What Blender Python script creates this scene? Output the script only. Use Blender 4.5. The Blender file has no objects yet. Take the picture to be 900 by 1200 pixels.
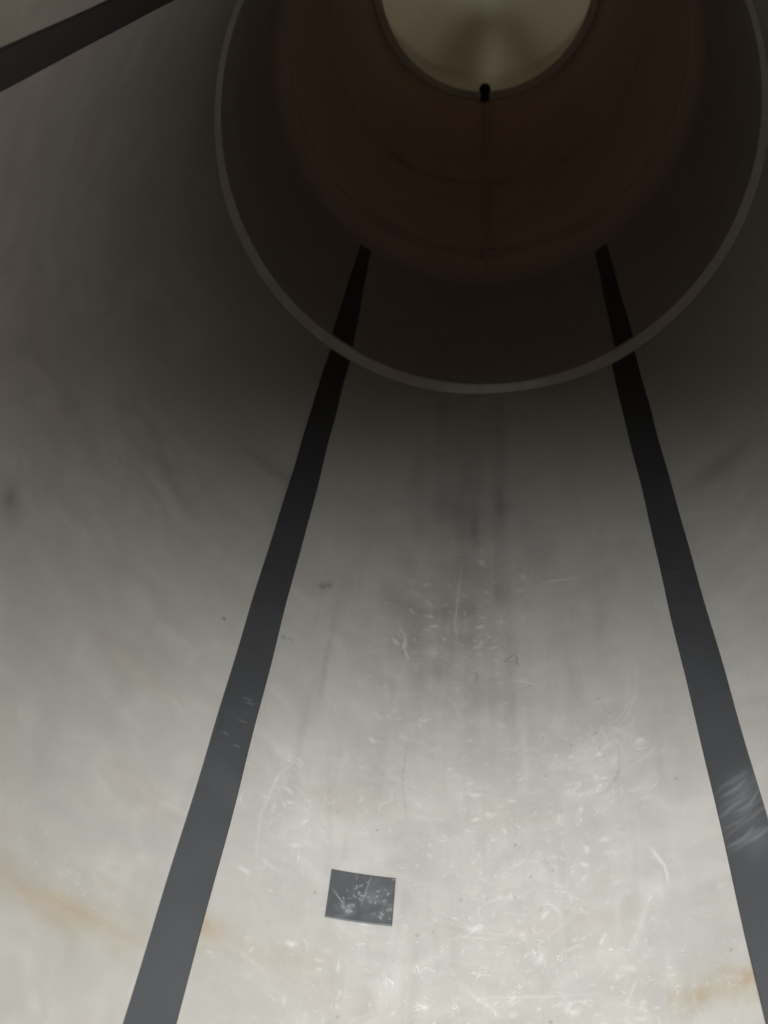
import bpy, math, random
import numpy as np
from mathutils import Matrix, Vector

# ------------------------------------------------------------------ scene, camera, light
S = bpy.context.scene
C = S.collection
rng = random.Random(11)
AX = 1.0                       # height of the tube's axis; tube runs along +Y, inner radius 1

cam_d = bpy.data.cameras.new('camera')
cam = bpy.data.objects.new('camera', cam_d); C.objects.link(cam)
S.camera = cam
cam_d.sensor_fit = 'VERTICAL'; cam_d.sensor_height = 36; cam_d.lens = 39.0
cam_d.clip_start = 0.01; cam_d.clip_end = 200
right = Vector((0.99569629, 0.07915659, -0.04819897)).normalized()
up = Vector((0.0, 0.52007839, 0.85411853))
fwd = up.cross(right).normalized()
up = right.cross(fwd).normalized()
M = Matrix((right, up, -fwd)).transposed().to_4x4()
M.translation = Vector((0.007, 0.0, AX + 0.9664))
cam.matrix_world = M
cam_d.dof.use_dof = True; cam_d.dof.focus_distance = 2.7; cam_d.dof.aperture_fstop = 4.5

w = bpy.data.worlds.new('World'); S.world = w; w.use_nodes = True
w.node_tree.nodes['Background'].inputs[0].default_value = (1.0, 0.85, 0.77, 1)
w.node_tree.nodes['Background'].inputs[1].default_value = 0.58

S.view_settings.view_transform = 'Standard'; S.view_settings.look = 'None'
S.view_settings.exposure = 0; S.view_settings.gamma = 1

def area(name, loc, target, sx, sy, power, col):
    l = bpy.data.lights.new(name, 'AREA'); l.shape = 'ELLIPSE'; l.size = sx; l.size_y = sy
    l.energy = power; l.color = col
    o = bpy.data.objects.new(name, l); C.objects.link(o)
    o.location = loc
    o.rotation_euler = (Vector(target) - Vector(loc)).to_track_quat('-Z', 'Y').to_euler()
    return o
MOUTH = 0.9
EL = math.radians(47)
TG = Vector((0, MOUTH, AX + 1))
D = 6.0
area('overhead_lamp', TG + Vector((0.0, -D*math.cos(EL), D*math.sin(EL))), TG, 7.0, 3.8, 2060, (0.955, 0.99, 1.0))
area('chamber_lamp', (0.1, 10.6, AX + 0.95), (0.05, 13.0, AX - 0.9), 0.9, 0.9, 6.5, (1.0, 0.84, 0.60))

# ------------------------------------------------------------------ materials
def nodes(m):
    m.use_nodes = True
    nt = m.node_tree
    return nt, nt.nodes, nt.links, nt.nodes['Principled BSDF']

def noise(nt, vec, scale, detail=4, rough=0.55, dist=0.0):
    n = nt.nodes.new('ShaderNodeTexNoise')
    n.inputs['Scale'].default_value = scale; n.inputs['Detail'].default_value = detail
    n.inputs['Roughness'].default_value = rough; n.inputs['Distortion'].default_value = dist
    nt.links.new(vec, n.inputs['Vector'])
    return n.outputs['Fac']

def ramp(nt, fac, lo, hi, a=0.0, b=1.0):
    n = nt.nodes.new('ShaderNodeMapRange'); n.interpolation_type = 'SMOOTHSTEP'
    n.inputs['From Min'].default_value = lo; n.inputs['From Max'].default_value = hi
    n.inputs['To Min'].default_value = a; n.inputs['To Max'].default_value = b
    nt.links.new(fac, n.inputs['Value'])
    return n.outputs['Result']

def mapping(nt, vec, sx, sy, sz=1):
    n = nt.nodes.new('ShaderNodeMapping'); n.inputs['Scale'].default_value = (sx, sy, sz)
    nt.links.new(vec, n.inputs['Vector'])
    return n.outputs['Vector']

def mix(nt, fac, a, b, mode='MIX'):
    n = nt.nodes.new('ShaderNodeMix'); n.data_type = 'RGBA'; n.blend_type = mode
    if isinstance(fac, (int, float)): n.inputs[0].default_value = fac
    else: nt.links.new(fac, n.inputs[0])
    for s, v in ((6, a), (7, b)):
        if isinstance(v, tuple): n.inputs[s].default_value = (*v, 1)
        else: nt.links.new(v, n.inputs[s])
    return n.outputs[2]

def math_(nt, op, a, b):
    n = nt.nodes.new('ShaderNodeMath'); n.operation = op
    for s, v in ((0, a), (1, b)):
        if isinstance(v, (int, float)): n.inputs[s].default_value = v
        else: nt.links.new(v, n.inputs[s])
    return n.outputs[0]

def steel(name, base, metallic=0.5, rough=0.5, wear=1.0, tint=(0.40, 0.34, 0.30)):
    m = bpy.data.materials.new(name)
    nt, N, L, P = nodes(m)
    uv = N.new('ShaderNodeUVMap'); uv.uv_map = 'surf'
    V = uv.outputs['UV']
    at = N.new('ShaderNodeAttribute'); at.attribute_name = 'wear'
    sep = N.new('ShaderNodeSeparateColor'); L.new(at.outputs['Color'], sep.inputs[0])
    cloud = noise(nt, mapping(nt, V, 1.2, 0.9), 2.0, 5, 0.6, 0.6)
    streak = noise(nt, mapping(nt, V, 9, 0.8), 2.0, 6, 0.65, 0.3)
    fine = noise(nt, mapping(nt, V, 60, 9), 2.0, 4, 0.7)
    blot = noise(nt, V, 7.0, 6, 0.6, 1.2)
    c = mix(nt, ramp(nt, cloud, 0.32, 0.7), tuple(x*0.95 for x in base), tuple(x*1.04 for x in base))
    c = mix(nt, ramp(nt, streak, 0.5, 0.8, 0, 0.2*wear), c, tuple(x*0.72 for x in base))
    c = mix(nt, ramp(nt, blot, 0.55, 0.8, 0, 0.25*wear), c, tuple(x*1.22 for x in base))
    c = mix(nt, ramp(nt, noise(nt, mapping(nt, V, 0.8, 2.2), 2.3, 3), 0.55, 0.75, 0, 0.35), c, tint)
    c = mix(nt, ramp(nt, fine, 0.35, 0.75, 0, 0.10), c, tuple(x*0.7 for x in base))
    c = mix(nt, sep.outputs[2], c, (0.35, 0.285, 0.20))
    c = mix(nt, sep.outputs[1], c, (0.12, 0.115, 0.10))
    # hair-thin scuffs: broken contour lines of two warped noises, where the wear map allows them
    br = ramp(nt, noise(nt, mapping(nt, V, 31, 24), 1.0, 2), 0.48, 0.64)
    for sx, sy, wd, k in (((16, 11, .014, .85), (11, 30, .013, .75)) if name == 'dull_steel' else ()):
        n1 = noise(nt, mapping(nt, V, sx, sy), 1.0, 2.5, 0.5, 1.4)
        d = math_(nt, 'ABSOLUTE', math_(nt, 'SUBTRACT', n1, 0.5), 0)
        ln_ = ramp(nt, d, 0, wd, 1, 0)
        f = math_(nt, 'MULTIPLY', math_(nt, 'MULTIPLY', ln_, br), math_(nt, 'MULTIPLY', at.outputs['Alpha'], k))
        c = mix(nt, f, c, (0.57, 0.56, 0.54))
    c = mix(nt, sep.outputs[0], c, (0.57, 0.56, 0.54))
    L.new(c, P.inputs['Base Color'])
    P.inputs['Metallic'].default_value = metallic
    r = ramp(nt, blot, 0.3, 0.75, rough-0.05, rough+0.07)
    r = math_(nt, 'ADD', r, math_(nt, 'MULTIPLY', sep.outputs[0], 0.15))
    L.new(r, P.inputs['Roughness'])
    b = N.new('ShaderNodeBump'); b.inputs['Strength'].default_value = 0.06; b.inputs['Distance'].default_value = 0.003
    h = math_(nt, 'ADD', math_(nt, 'MULTIPLY', cloud, 1.2), math_(nt, 'MULTIPLY', fine, 0.12))
    h = math_(nt, 'SUBTRACT', h, math_(nt, 'MULTIPLY', sep.outputs[0], 0.25))
    L.new(h, b.inputs['Height']); L.new(b.outputs[0], P.inputs['Normal'])
    return m

def vinyl(name, base):
    m = bpy.data.materials.new(name)
    nt, N, L, P = nodes(m)
    uv = N.new('ShaderNodeUVMap'); uv.uv_map = 'surf'; V = uv.outputs['UV']
    at = N.new('ShaderNodeAttribute'); at.attribute_name = 'wear'
    sep = N.new('ShaderNodeSeparateColor'); L.new(at.outputs['Color'], sep.inputs[0])
    a = noise(nt, mapping(nt, V, 2, 1.2), 3, 5, 0.6, 0.5)
    b_ = noise(nt, mapping(nt, V, 14, 3), 5, 4, 0.7)
    c = mix(nt, ramp(nt, a, 0.35, 0.7), tuple(x*0.93 for x in base), tuple(x*1.07 for x in base))
    c = mix(nt, ramp(nt, b_, 0.55, 0.8, 0, 0.3), c, tuple(x*1.5 for x in base))
    c = mix(nt, sep.outputs[0], c, (0.34, 0.35, 0.36))
    L.new(c, P.inputs['Base Color'])
    P.inputs['Specular IOR Level'].default_value = 0.25
    L.new(ramp(nt, a, 0.3, 0.75, 0.52, 0.56), P.inputs['Roughness'])
    bu = N.new('ShaderNodeBump'); bu.inputs['Strength'].default_value = 0.15; bu.inputs['Distance'].default_value = 0.002
    L.new(b_, bu.inputs['Height']); L.new(bu.outputs[0], P.inputs['Normal'])
    return m

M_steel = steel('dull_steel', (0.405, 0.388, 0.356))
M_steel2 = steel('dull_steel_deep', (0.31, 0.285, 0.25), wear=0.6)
M_collar = steel('collar_steel', (0.44, 0.415, 0.36), metallic=0.3, rough=0.5, wear=0.5)
M_rust = steel('rust_primer', (0.60, 0.435, 0.38), metallic=0.1, rough=0.55, wear=0.8, tint=(0.56, 0.34, 0.28))
M_seam = steel('seam_metal', (0.50, 0.35, 0.30), metallic=0.2, rough=0.5)
M_plate = steel('end_plate_metal', (0.55, 0.50, 0.38), metallic=0.2, rough=0.5)
M_black = vinyl('black_tape', (0.026, 0.0265, 0.028))
M_patch = vinyl('grey_patch', (0.045, 0.045, 0.048))
M_lug = vinyl('black_rubber', (0.012, 0.012, 0.012))
M_cham = steel('chamber_wall', (0.30, 0.27, 0.205), metallic=0.0, rough=0.85, wear=0.5, tint=(0.30, 0.265, 0.20))

# ------------------------------------------------------------------ surface wear and some light effects painted on mesh points
class Wear:
    def __init__(s, U, Z):                      # U arc positions (radians*radius 1), Z along the tube
        s.U, s.Z = np.asarray(U), np.asarray(Z)
        s.A = np.zeros((len(s.Z), len(s.U), 3), np.float32)
    def dab(s, u, z, wu, wz, k, ch):
        i0, i1 = np.searchsorted(s.U, (u-2.6*wu, u+2.6*wu)); j0, j1 = np.searchsorted(s.Z, (z-2.6*wz, z+2.6*wz))
        if i1 <= i0 or j1 <= j0: return
        g = k*np.exp(-((s.Z[j0:j1, None]-z)/wz)**2)*np.exp(-((s.U[None, i0:i1]-u)/wu)**2)
        v = s.A[j0:j1, i0:i1, ch]
        np.maximum(v, g, out=v)
    def glaze(s, u, z, wu, wz, k, ch):           # adds instead of taking the maximum
        i0, i1 = np.searchsorted(s.U, (u-2.6*wu, u+2.6*wu)); j0, j1 = np.searchsorted(s.Z, (z-2.6*wz, z+2.6*wz))
        if i1 <= i0 or j1 <= j0: return
        g = k*np.exp(-((s.Z[j0:j1, None]-z)/wz)**2)*np.exp(-((s.U[None, i0:i1]-u)/wu)**2)
        s.A[j0:j1, i0:i1, ch] += g
    def line(s, pts, w, k, ch, fade=True):
        pts = np.array(pts, float)
        d = np.hypot(*(np.diff(pts, axis=0).T)); t = np.r_[0, np.cumsum(d)]
        n = max(2, int(t[-1]/(w*0.7)))
        q = np.linspace(0, t[-1], n)
        uu = np.interp(q, t, pts[:, 0]); zz = np.interp(q, t, pts[:, 1])
        for a, (u, z) in enumerate(zip(uu, zz)):
            f = math.sin(math.pi*(a+0.5)/n)**0.5 if fade else 1
            s.dab(u, z, w, w, k*f, ch)

def curve(u, z, ang, ln, bend, n=9, wob=0.0):
    pts = [(u, z)]
    for i in range(n):
        ang += bend/n + rng.gauss(0, wob)
        u += math.cos(ang)*ln/n; z += math.sin(ang)*ln/n
        pts.append((u, z))
    return pts

R = math.radians
def paint_shell(W):
    ln = W.line
    def gu(c, s): return R(rng.gauss(c, s))
    # soft grey grime down the middle of the floor
    for i in range(60):
        W.glaze(gu(-3, 9), rng.uniform(2.2, 4.0), rng.uniform(.01, .035), rng.uniform(.12, .45), rng.uniform(.03, .11), 1)
    for i in range(50):
        W.glaze(gu(-6, 7), rng.gauss(2.72, .22), rng.uniform(.02, .06), rng.uniform(.03, .1), rng.uniform(.04, .14), 1)
    for u, z, a, b, k in ((-13, 2.45, .06, .06, .25), (3, 2.75, .03, .05, .2), (-17, 2.68, .03, .09, .22), (-2, 3.1, .02, .12, .25),
                          (4, 3.25, .03, .03, .2), (-28.1, 2.62, .012, .014, .55), (-27, 2.64, .010, .012, .5), (-32.4, 2.33, .007, .007, .5),
                          (-31.2, 2.335, .006, .006, .45), (-42.3, 2.27, .005, .006, .7), (-25, 2.35, .01, .2, .22), (-26.5, 2.0, .012, .2, .16),
                          (-80, 1.92, .03, .045, .5), (18, 1.95, .02, .05, .16)):
        W.glaze(R(u), z, a, b, k, 1)
    # broad ring shaped reflections on the walls, painted in as darker bands
    for k in range(26):
        t = k/25
        W.glaze(R(-74+t*24), 2.62+.06*math.sin(t*6), .03, .035, .07*math.sin(math.pi*t), 1)
        W.glaze(R(-52+t*22), 3.05+.03*t, .03, .04, .08*math.sin(math.pi*t), 1)
        W.glaze(R(34+t*22), 3.0+.03*t, .03, .05, .08*math.sin(math.pi*t), 1)
    for i in range(260):
        W.glaze(gu(-3, 10), rng.uniform(1.7, 3.4), rng.uniform(.02, .07), rng.uniform(.03, .15), rng.uniform(.01, .035), 1)
    # longitudinal pale and dark streaks
    for i in range(240):
        u = gu(-2, 13); z = rng.uniform(1.1, 2.9); l = rng.uniform(.05, .5)
        ln(curve(u, z, R(90)+rng.gauss(0, .05), l, rng.gauss(0, .06)), rng.uniform(.0035, .011), rng.uniform(.02, .10), rng.choice((0, 0, 1)))
    # pale dusty clouds
    for i in range(420):
        c = rng.choice(((14, 2.05, 4, .09), (15, 1.95, 3, .06), (12, 1.85, 5, .12), (-25, 1.8, 3, .12), (6, 1.55, 10, .14), (-8, 1.75, 8, .16), (-3, 2.45, 5, .12), (8, 1.35, 14, .08), (20, 1.62, 4, .06)))
        W.glaze(gu(c[0], c[2]), rng.gauss(c[1], c[3]), rng.uniform(.006, .04), rng.uniform(.006, .04), rng.uniform(.015, .08), 0)
    # scribbled scuffs: many short bright curls, in clusters
    cl = ((4, 2.65, 5, .2, 130), (-9, 2.3, 6, .15, 120), (-1, 2.55, 3, .13, 120), (-12, 2.62, 3.5, .16, 80), (2, 2.38, 3, .05, 60), (16, 2.02, 4, .07, 190), (12, 1.78, 5, .1, 120),
          (-26, 1.78, 2.6, .12, 130), (0, 1.75, 9, .2, 330), (8, 1.5, 11, .12, 330), (-14, 2.0, 6, .18, 90), (-2, 3.0, 5, .1, 30), (-15, 1.38, 10, .06, 110), (8, 1.3, 12, .05, 120))
    for u, z, su, sz, n in cl:
        for i in range(int(n*2.2)):
            a = rng.gauss(0, .6) if rng.random() < .4 else rng.uniform(0, math.pi*2)
            big = rng.random() < .06
            ln(curve(gu(u, su), rng.gauss(z, sz), a, rng.uniform(.05, .13) if big else rng.uniform(.006, .032), rng.gauss(0, .5), n=6, wob=.3),
               rng.uniform(.0012, .0024) if rng.random() < .85 else rng.uniform(.004, .008), rng.uniform(.06, .6)*(1 if rng.random() < .13 else .27), 0)
    # wavy cross scuffs right of the middle
    for i in range(30):
        ln(curve(gu(13, 4), rng.gauss(2.05, .06), R(rng.gauss(10, 22)), rng.uniform(.04, .12), rng.gauss(0, .8), wob=.25), rng.uniform(.002, .007), rng.uniform(.05, .28), 0)
    # bright little chips
    for i in range(90):
        W.dab(gu(2, 13), rng.uniform(1.2, 2.9), rng.uniform(.0016, .003), rng.uniform(.0016, .0035), rng.uniform(.15, .7), 0)
    for i in range(60):
        W.dab(gu(0, 16), rng.uniform(1.2, 3.0), .0028, .003, rng.uniform(.3, .8), 1)
    # named single marks
    ln([(R(-4), 2.95), (R(-5), 2.6), (R(-4), 2.45)], .0035, .35, 0)
    ln([(R(-8), 2.66), (R(-6), 2.56), (R(-3.5), 2.43)], .003, .45, 1)
    ln([(R(-2.4), 2.375), (R(-1.3), 2.385), (R(-1.2), 2.35), (R(-1.8), 2.335)], .0035, .75, 1)
    ln([(R(2.2), 2.42), (R(4.6), 2.46), (R(3.2), 2.43), (R(5.2), 2.425), (R(4.2), 2.40)], .0032, .7, 1)
    ln([(R(4.9), 2.47), (R(5.3), 2.40)], .0035, .7, 1)
    ln([(R(23.4), 2.34), (R(22.8), 2.22), (R(20.8), 2.14), (R(18), 2.09)], .003, .25, 0)
    ln([(R(19.0), 2.02), (R(18.3), 1.95), (R(16.6), 1.905), (R(15), 1.90)], .006, .38, 1)
    ln([(R(-28.9), 1.60), (R(-29.6), 1.72), (R(-28.4), 1.86), (R(-24.6), 1.98)], .003, .32, 0)
    ln([(R(21), 1.72), (R(22.5), 1.66), (R(22.6), 1.6)], .0035, .6, 0)
    ln([(R(-7), 1.57), (R(0), 1.535), (R(7), 1.525)], .002, .3, 0)
    ln([(R(-9), 1.555), (R(-2), 1.525), (R(2), 1.522)], .0018, .22, 0)
    ln([(R(9), 1.485), (R(11.5), 1.50)], .0022, .45, 0)
    ln([(R(7.5), 1.62), (R(9.5), 1.575)], .0035, .4, 0)
    ln([(R(-6), 1.32), (R(0.5), 1.285)], .0022, .35, 0)
    ln([(R(-2), 1.385), (R(14), 1.385)], .0022, .3, 0)
    ln([(R(17), 1.46), (R(19), 1.55), (R(21), 1.62)], .010, .28, 0)
    ln([(R(-11), 2.1), (R(-11.5), 1.95), (R(-10), 1.8)], .003, .3, 1)
    for z in (1.62, 1.4):
        for i in range(14):
            ln(curve(gu(-50, 8), z+rng.gauss(0, .02), R(rng.gauss(0, 15)), rng.uniform(.05, .2), rng.gauss(0, .3)), .008, rng.uniform(.02, .10), 0)
    # ring of orange brown stain near the mouth
    for i in range(150):
        t = rng.random()
        W.glaze(R(-60+t*21)+rng.gauss(0, .01), 1.262+.048*t+rng.gauss(0, .022), rng.uniform(.012, .045), rng.uniform(.008, .022), .04+.035*math.sin(math.pi*t), 2)
    for i in range(32):
        t = rng.random(); W.glaze(R(-60+t*20), 1.375+rng.gauss(0, .016), rng.uniform(.015, .05), .013, .035, 2)
    for i in range(46):
        t = rng.random()**1.7; W.glaze(R(-34+t*16), 1.40+rng.gauss(0, .018), .035, .02, .06*(1-t)+.03, 2)
    for i in range(260):
        t = rng.random(); W.glaze(R(20.5+t*10.5), 1.352+max(-.04, min(.04, rng.gauss(0, .022))), rng.uniform(.006, .016), rng.uniform(.006, .012), .085*(.8+.2*t), 2)
    for i in range(90):
        W.glaze(R(rng.uniform(-85, 40)), rng.choice((1.34, 1.22, 1.9, 2.6))+rng.gauss(0, .03), .08, .03, .022, 2)
    for u, z in ((-51, 1.375), (-50.2, 1.355), (-49, 1.36), (-48.6, 1.345), (-50.8, 1.34), (26, 1.37), (28.5, 1.36), (23.4, 1.37)):
        W.glaze(R(u), z, .006, .004, .18, 0)
    n = np.random.default_rng(5).normal(0, 1, W.A.shape[:2]).astype(np.float32)
    W.A[..., 0] *= np.clip(1+.22*n, .2, 1.8)
    W.A[..., 2] *= np.clip(1+.1*n, .6, 1.4)
    np.clip(W.A, 0, .93, out=W.A)

# ------------------------------------------------------------------ mesh building
def grid_mesh(name, verts, nu, nv, uv, mat, closed_u=False, closed_v=False, wear=None, smooth=True):
    """verts: (nv*nu,3) laid out row by row"""
    me = bpy.data.meshes.new(name)
    iu = np.arange(nu if closed_u else nu-1); iv = np.arange(nv if closed_v else nv-1)
    a = (iv[:, None]*nu+iu[None]); b = (iv[:, None]*nu+(iu[None]+1) % nu)
    c = (((iv[:, None]+1) % nv)*nu+(iu[None]+1) % nu); d = (((iv[:, None]+1) % nv)*nu+iu[None])
    F = np.stack([a, b, c, d], -1).reshape(-1, 4).astype(np.int32)
    me.vertices.add(len(verts)); me.vertices.foreach_set('co', np.asarray(verts, np.float32).ravel())
    me.loops.add(F.size); me.loops.foreach_set('vertex_index', F.ravel())
    me.polygons.add(len(F)); me.polygons.foreach_set('loop_start', np.arange(0, F.size, 4, dtype=np.int32))
    me.polygons.foreach_set('loop_total', np.full(len(F), 4, np.int32))
    me.polygons.foreach_set('use_smooth', np.full(len(F), smooth, bool))
    u = me.uv_layers.new(name='surf')
    u.data.foreach_set('uv', np.asarray(uv, np.float32)[F.ravel()].ravel())
    if wear is not None:
        ca = me.attributes.new('wear', 'FLOAT_COLOR', 'POINT')
        ca.data.foreach_set('color', (wear if wear.shape[1] == 4 else np.c_[wear, np.zeros(len(wear))]).astype(np.float32).ravel())
    me.materials.append(mat); me.update(calc_edges=True); me.validate()
    return me

def link(name, me, parent=None, label=None):
    o = bpy.data.objects.new(name, me); C.objects.link(o)
    if parent: o.parent = parent
    if label: o['label'] = label
    return o

def cyl_pos(U, Z, r):
    """tensor grid on a cylinder of radius r (array over Z or scalar); U is the angle from the bottom"""
    UU, ZZ = np.meshgrid(U, Z); rr = np.broadcast_to(np.asarray(r, float).reshape(-1, 1) if np.ndim(r) else r, UU.shape)
    return np.stack([rr*np.sin(UU), ZZ, AX-rr*np.cos(UU)], -1).reshape(-1, 3), np.stack([UU, ZZ], -1).reshape(-1, 2)

def revolve(name, profile, mat, n=160, parent=None, a0=None, a1=None, strokes=None):
    """profile: closed loop of (y, r)"""
    closed = a0 is None
    U = np.linspace(-math.pi, math.pi, n, endpoint=False) if closed else np.linspace(a0, a1, n)
    pr = profile
    V = []; UV = []; s = 0
    for i, (y, r) in enumerate(pr):
        V.append(np.stack([r*np.sin(U), np.full_like(U, y), AX-r*np.cos(U)], -1)); UV.append(np.stack([U, np.full_like(U, y+r*.3)], -1))
    We = None
    if strokes:                                  # strokes(u, y) -> (n, 3) wear or painted light values on every mesh point
        uu = np.tile(U, len(pr)); yy = np.repeat([p[0] for p in pr], len(U)); We = strokes(uu, yy)
    me = grid_mesh(name, np.concatenate(V), len(U), len(pr), np.concatenate(UV), mat, closed_u=closed, closed_v=True, wear=We)
    me.set_sharp_from_angle(angle=R(35))
    return link(name, me, parent)

def empty(name, loc, label, cat, group=None):
    o = bpy.data.objects.new(name, None); C.objects.link(o); o.location = loc
    o['label'] = label; o['category'] = cat
    if group: o['group'] = group
    return o

# ---- the tube
tube = empty('steel_tube', (0, 0, 0), 'large dull grey steel tube seen from inside, with scuffed floor and raised ring joint', 'tube')

def merge_axis(lo, hi, flo, fhi, step, coarse):
    a = np.arange(flo, fhi, step)
    return np.unique(np.round(np.r_[np.linspace(lo, flo, max(2, int((flo-lo)/coarse)), endpoint=False), a, np.linspace(fhi, hi, max(2, int((hi-fhi)/coarse)))], 6))
U = merge_axis(-math.pi, math.pi-0.02, R(-64), R(36), .0034, .035)
Z = merge_axis(MOUTH, 4.228, 1.0, 3.1, .0036, .05)
W = Wear(U, Z); paint_shell(W)
Sc = Wear(U, Z)                                  # where the floor is scuffed
for u, z, su, sz, k in ((-1, 2.6, 8, .22, .7), (16, 2.02, 8, .16, .95), (-26, 1.8, 5, .18, .9), (2, 1.75, 16, .3, .65), (6, 1.42, 22, .16, .8), (-12, 1.35, 16, .12, .6), (-50, 1.36, 12, .1, .35), (0, 3.0, 8, .25, .4)):
    Sc.glaze(R(u), z, R(su), sz, k, 0)
WA = np.concatenate([W.A, np.clip(Sc.A[..., :1], 0, 1)], -1)
P, UVc = cyl_pos(U, Z, 1.0)
# slight out-of-roundness so reflections are not perfect
ang, zz = UVc[:, 0], UVc[:, 1]
dr = .0016*np.sin(3*ang+1.1*zz)+.0010*np.sin(7*ang-2.3*zz+1)+.0006*np.sin(5.1*zz+2*ang)
P[:, 0] += np.sin(ang)*dr; P[:, 2] -= np.cos(ang)*dr
def shell_thick(P, U, Z, UVc, wearA, mat, name, rout, parent):
    nu = len(U)
    inner = P; A = wearA.reshape(-1, wearA.shape[-1])
    o1, u1 = cyl_pos(U, [Z[-1], Z[0]], rout)
    V = np.concatenate([inner, o1]); UVs = np.concatenate([UVc, u1]); A = np.concatenate([A, np.zeros((len(o1), A.shape[1]))])
    me = grid_mesh(name, V, nu, len(Z)+2, UVs, mat, closed_u=True, closed_v=True, wear=A)
    me.set_sharp_from_angle(angle=R(35))
    return link(name, me, parent)
shell_thick(P, U, Z, UVc, WA, M_steel, 'shell_section', 1.035, tube)['label'] = 'bright scuffed pale grey shell section nearest the mouth'

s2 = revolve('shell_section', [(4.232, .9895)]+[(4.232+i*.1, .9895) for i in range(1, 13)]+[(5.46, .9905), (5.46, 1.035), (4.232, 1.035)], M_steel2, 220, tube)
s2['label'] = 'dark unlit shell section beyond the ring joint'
def worn(u, y):
    A = np.zeros((len(u), 3)); a = np.degrees(u)
    A[:, 0] = .95*np.exp(-(np.abs(a-2)/12)**4)*(.75+.25*np.sin(a*1.3))+.25*np.exp(-((a+30)/8)**2)+.12*(np.sin(a*.7)+np.sin(a*1.9+1))
    return np.clip(A, 0, 1)
ring = revolve('joint_ring', [(4.152, 1.0006), (4.16, .9988), (4.18, .995), (4.20, .991), (4.215, .9875), (4.224, .986), (4.230, .9865), (4.235, .9885), (4.25, 1.0), (4.155, 1.002)], M_collar, 260, tube, strokes=worn)
ring['label'] = 'bright raised ring joint between the two grey sections'
def smudges(u, y):
    A = np.zeros((len(u), 3))
    for a, yy, wa, wy, k in ((-33, 5.93, 9, .07, .75), (0, 5.93, 5, .10, .6), (31, 5.93, 7, .08, .7), (-12, 5.95, 12, .05, .35), (14, 5.95, 12, .05, .35),
                             (-34, 7.2, 8, .10, .6), (-18, 7.22, 9, .08, .45), (33, 7.2, 7, .10, .45), (4, 7.2, 8, .07, .25), (0, 8.6, 3.5, .8, .5), (0, 6.7, 2.5, .7, .35)):
        A[:, 1] += k*np.exp(-((np.degrees(u)-a)/wa)**2-((y-yy)/wy)**2)
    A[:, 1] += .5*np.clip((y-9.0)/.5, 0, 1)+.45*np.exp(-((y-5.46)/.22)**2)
    return np.clip(A, 0, .85)
def rc(y): return 1.0-.027*(y-5.44)
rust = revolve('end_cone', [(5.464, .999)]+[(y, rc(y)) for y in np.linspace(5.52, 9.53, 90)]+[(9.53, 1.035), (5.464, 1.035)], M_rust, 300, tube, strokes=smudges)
rust['label'] = 'rust brown tapering section leading to the round opening'
def bead(y, hw=.05, h=.0012, parent=None):
    return revolve('weld_seam', [(y-hw, rc(y)+.004), (y-hw*.6, rc(y)-h*.7), (y, rc(y)-h), (y+hw*.6, rc(y)-h*.7), (y+hw, rc(y)+.004)], M_seam, 200, parent)
for y in (5.93, 7.25): bead(y, parent=tube)
# lengthwise seam along the bottom of the brown section
ys = np.linspace(5.5, 9.5, 30)
V = []; UVl = []
for y in ys:
    for dx, h in ((-.014, -.004), (-.007, .003), (0, .0045), (.007, .003), (.014, -.004)):
        r = rc(y)-h; V.append((dx, y, AX-math.sqrt(r*r-dx*dx))); UVl.append((dx, y))
link('lengthwise_seam', grid_mesh('lengthwise_seam', np.array(V), 5, len(ys), np.array(UVl), M_seam), tube)
HR = .83
revolve('end_plate', [(9.532, HR+.004), (9.536, HR), (9.572, HR), (9.576, HR+.004), (9.576, 1.03), (9.532, 1.03)], M_plate, 200, tube)

# ---- lug at the bottom of the opening: round head on a short stem
import bmesh
def bm_obj(name, bm, mat, parent=None, smooth=True):
    me = bpy.data.meshes.new(name)
    uvl = bm.loops.layers.uv.new('surf')
    for f in bm.faces:
        f.smooth = smooth
        for l in f.loops: l[uvl].uv = (l.vert.co.x, l.vert.co.z)
    bm.to_mesh(me); bm.free(); me.materials.append(mat)
    me.set_sharp_from_angle(angle=R(40))
    return link(name, me, parent)
lug = empty('drain_lug', (-0.012, 9.50, AX-HR-.05), 'small black lug with a round head standing at the bottom edge of the far opening', 'lug')
bm = bmesh.new()
bmesh.ops.create_cone(bm, cap_ends=True, segments=28, radius1=.046, radius2=.046, depth=.07, matrix=Matrix.Translation((0, 0, .075)) @ Matrix.Rotation(R(90), 4, 'X'))
bmesh.ops.bevel(bm, geom=[e for e in bm.edges if e.calc_face_angle(0) > 1], offset=.012, segments=2, affect='EDGES')
bm_obj('round_head', bm, M_lug, lug)
bm = bmesh.new()
bmesh.ops.create_cone(bm, cap_ends=True, segments=20, radius1=.045, radius2=.03, depth=.15, matrix=Matrix.Translation((0, 0, -.02)))
bmesh.ops.bevel(bm, geom=[e for e in bm.edges if e.calc_face_angle(0) > 1], offset=.008, segments=2, affect='EDGES')
bm_obj('stem', bm, M_lug, lug)

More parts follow.
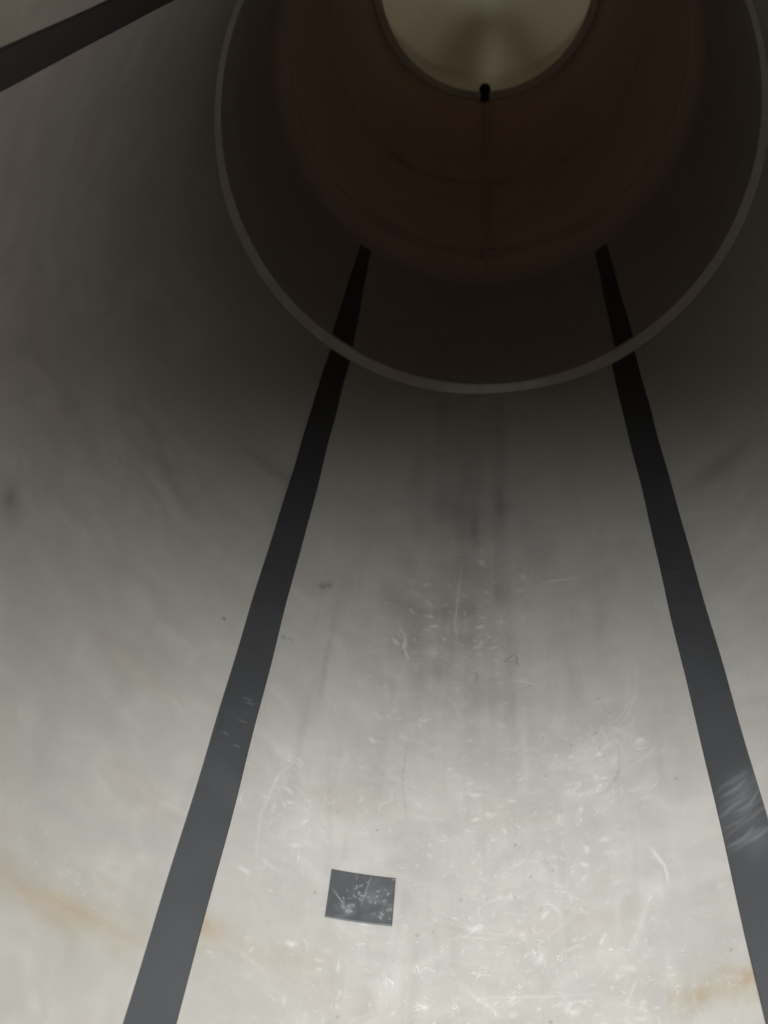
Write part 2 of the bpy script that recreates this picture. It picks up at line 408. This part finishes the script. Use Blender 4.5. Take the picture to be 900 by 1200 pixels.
# ---- chamber beyond the opening (setting)
cy = [(9.62, 1.25)]+[(9.62+i*.25, 1.25) for i in range(1, 13)]+[(12.66, 1.245), (12.72, 1.22)]+[(12.72+i*.1, 1.22-i*.094) for i in range(1, 13)]+[(13.98, .01), (14.05, .01), (14.0, 1.3), (9.62, 1.3)]
def light_pool(u, y):  # pool of light painted into the chamber colour as a pale patch
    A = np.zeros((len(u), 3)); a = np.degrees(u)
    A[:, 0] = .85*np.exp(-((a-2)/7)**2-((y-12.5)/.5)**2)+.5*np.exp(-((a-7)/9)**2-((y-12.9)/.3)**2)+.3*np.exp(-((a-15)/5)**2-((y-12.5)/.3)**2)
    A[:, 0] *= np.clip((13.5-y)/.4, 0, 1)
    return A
ch = revolve('far_chamber', cy, M_cham, 160, strokes=light_pool); ch['kind'] = 'structure'
bpy.data.objects['far_chamber']['label'] = 'dim olive chamber wall beyond the opening'

# ---- tape strips
GRP = 'black tape strips running lengthwise along the tube'
def strip(name, a0, a1, z0, z1, r, th, mat, label, cat, group, a0b=None, a1b=None, strokes=None, rof=None, nu=20, dz=.02, skew=None, zskew=0.0):
    """slab of tape lying on the inner wall between the angles a0..a1 (degrees), slightly wavering edges"""
    nz = max(4, int((z1-z0)/dz)); Zs = np.linspace(z0, z1, nz)
    a0b = a0 if a0b is None else a0b; a1b = a1 if a1b is None else a1b
    V = []; UVs = []
    Us = np.linspace(0, 1, nu)
    for k, z in enumerate(Zs):
        t = (z-z0)/(z1-z0)
        wv = .0012*math.sin(z*5+a0)+.0007*math.sin(z*13+a1)
        L = R(a0+(a0b-a0)*t)+wv; Rr = R(a1+(a1b-a1)*t)+wv+.0006*math.sin(z*9)
        if skew: L += R(skew*t); Rr += R(skew*t)
        rr = r if rof is None else rof(z)
        for q, f in enumerate(Us):
            u = L+(Rr-L)*f; edge = (q in (0, nu-1)) or (k in (0, nz-1))
            zz_ = z+zskew*(f-.5)
            rad = rr-(.0003 if edge else th)
            V.append((rad*math.sin(u), zz_, AX-rad*math.cos(u))); UVs.append((u, zz_))
    V = np.array(V); UVs = np.array(UVs)
    We = None
    if strokes:
        Wr = Wear(np.linspace(R(min(a0, a0b)), R(max(a1, a1b)), nu), Zs); strokes(Wr); We = np.clip(Wr.A.reshape(-1, 3), 0, .9)
    me = grid_mesh(name, V, nu, nz, UVs, mat, wear=We)
    me.set_sharp_from_angle(angle=R(20))
    o = link(name, me); o['label'] = label; o['category'] = cat
    if group: o['group'] = group
    return o

def sR(W):
    pale_fade(W, .024)
    for z, k in ((1.815, .30), (1.79, .36), (1.765, .26), (1.74, .34), (1.72, .2), (1.70, .32), (1.685, .22), (1.655, .36), (1.64, .26)):
        for j in range(3):
            u0 = R(rng.uniform(30, 32)); W.line([(u0, z+rng.gauss(0, .004)), (u0+.04, z+.012+rng.gauss(0, .004)), (u0+rng.uniform(.06, .1), z+.026+rng.gauss(0, .006))], .0055, .5*k*rng.uniform(.3, 1), 0)
    for i in range(12): W.glaze(R(rng.uniform(30, 36)), rng.uniform(1.62, 1.84), .03, .04, .02, 0)
    for i in range(25): W.line(curve(R(rng.uniform(30, 36)), rng.uniform(1.1, 3.2), rng.uniform(0, 3), .03, .5), .0025, rng.uniform(.01, .05), 0)
def pale_fade(W, k):  # strip colour grows paler towards the mouth
    for z in W.Z[::6]:
        W.glaze(W.U.mean(), z, .2, .03, k*max(0, min(1, (2.6-z)/1.5)), 0)
def sL(W):
    pale_fade(W, .024)
    for u, z in ((-36.2, 2.04), (-35.6, 2.03), (-36, 1.965), (-38, 1.9), (-36, 1.88)):
        W.line(curve(R(u), z, R(rng.gauss(5, 10)), .028, .3), .0028, .13, 0)
    for i in range(25): W.line(curve(R(rng.uniform(-39, -33)), rng.uniform(1.1, 3.2), rng.uniform(0, 3), .03, .5), .0025, rng.uniform(.01, .04), 0)
    for i in range(20): W.glaze(R(rng.uniform(-39, -33)), rng.uniform(1.1, 1.8), .03, .05, .004, 0)
strip('black_strip', -38.95, -33.25, MOUTH+.01, 4.14, 1.0, .003, M_black, 'long black strip down the left side of the bright floor, before the ring', 'strip', GRP, a0b=-38.65, strokes=sL, nu=36, dz=.005)
strip('black_strip', 30.05, 35.9, MOUTH+.01, 4.14, 1.0, .003, M_black, 'long black strip right of the bright floor, with cloudy pale scuffs low on it', 'strip', GRP, strokes=sR, nu=36, dz=.005)
strip('black_strip', -138.2, -131.0, MOUTH+.01, 4.14, 1.0, .003, M_black, 'dark strip high on the left wall, crossing the upper left corner', 'strip', GRP)
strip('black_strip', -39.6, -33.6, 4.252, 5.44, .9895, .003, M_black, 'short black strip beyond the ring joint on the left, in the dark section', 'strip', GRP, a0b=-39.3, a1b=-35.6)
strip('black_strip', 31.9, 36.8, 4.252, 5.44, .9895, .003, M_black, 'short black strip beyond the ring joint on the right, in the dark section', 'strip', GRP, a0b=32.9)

def sP(W):
    for i in range(70):
        c = rng.choice(((-15.6, 1.62, .8, .02), (-15.4, 1.585, .6, .012), (-12.7, 1.585, .9, .02), (-12, 1.56, .8, .012), (-17.0, 1.55, .5, .008)))
        W.line(curve(R(rng.gauss(c[0], c[2])), rng.gauss(c[1], c[3]), rng.uniform(0, 6), rng.uniform(.003, .012), rng.gauss(0, 2)), .0014, rng.uniform(.05, .45), 0)
    W.line([(R(-18.9), 1.595), (R(-17.4), 1.562), (R(-16.8), 1.54)], .0016, .3, 0)
    W.line([(R(-14.2), 1.65), (R(-14.8), 1.6), (R(-15.2), 1.56)], .0016, .18, 0)
    for i in range(30): W.glaze(R(rng.gauss(-13.6, 1.3)), rng.gauss(1.58, .025), .008, .01, .03, 0)
    for i in range(10): W.glaze(R(rng.gauss(-17, 1.0)), rng.gauss(1.545, .008), .008, .006, .05, 0)
strip('tape_patch', -19.35, -11.2, 1.522, 1.648, 1.0, .0025, M_patch, 'small scratched grey rectangular patch on the bright floor between the two long strips', 'patch', None, strokes=sP, nu=90, dz=.0022, zskew=.012)

# ------------------------------------------------------------------ render settings
S.cycles.max_bounces = 7; S.cycles.diffuse_bounces = 4; S.cycles.glossy_bounces = 3
S.cycles.use_denoising = True
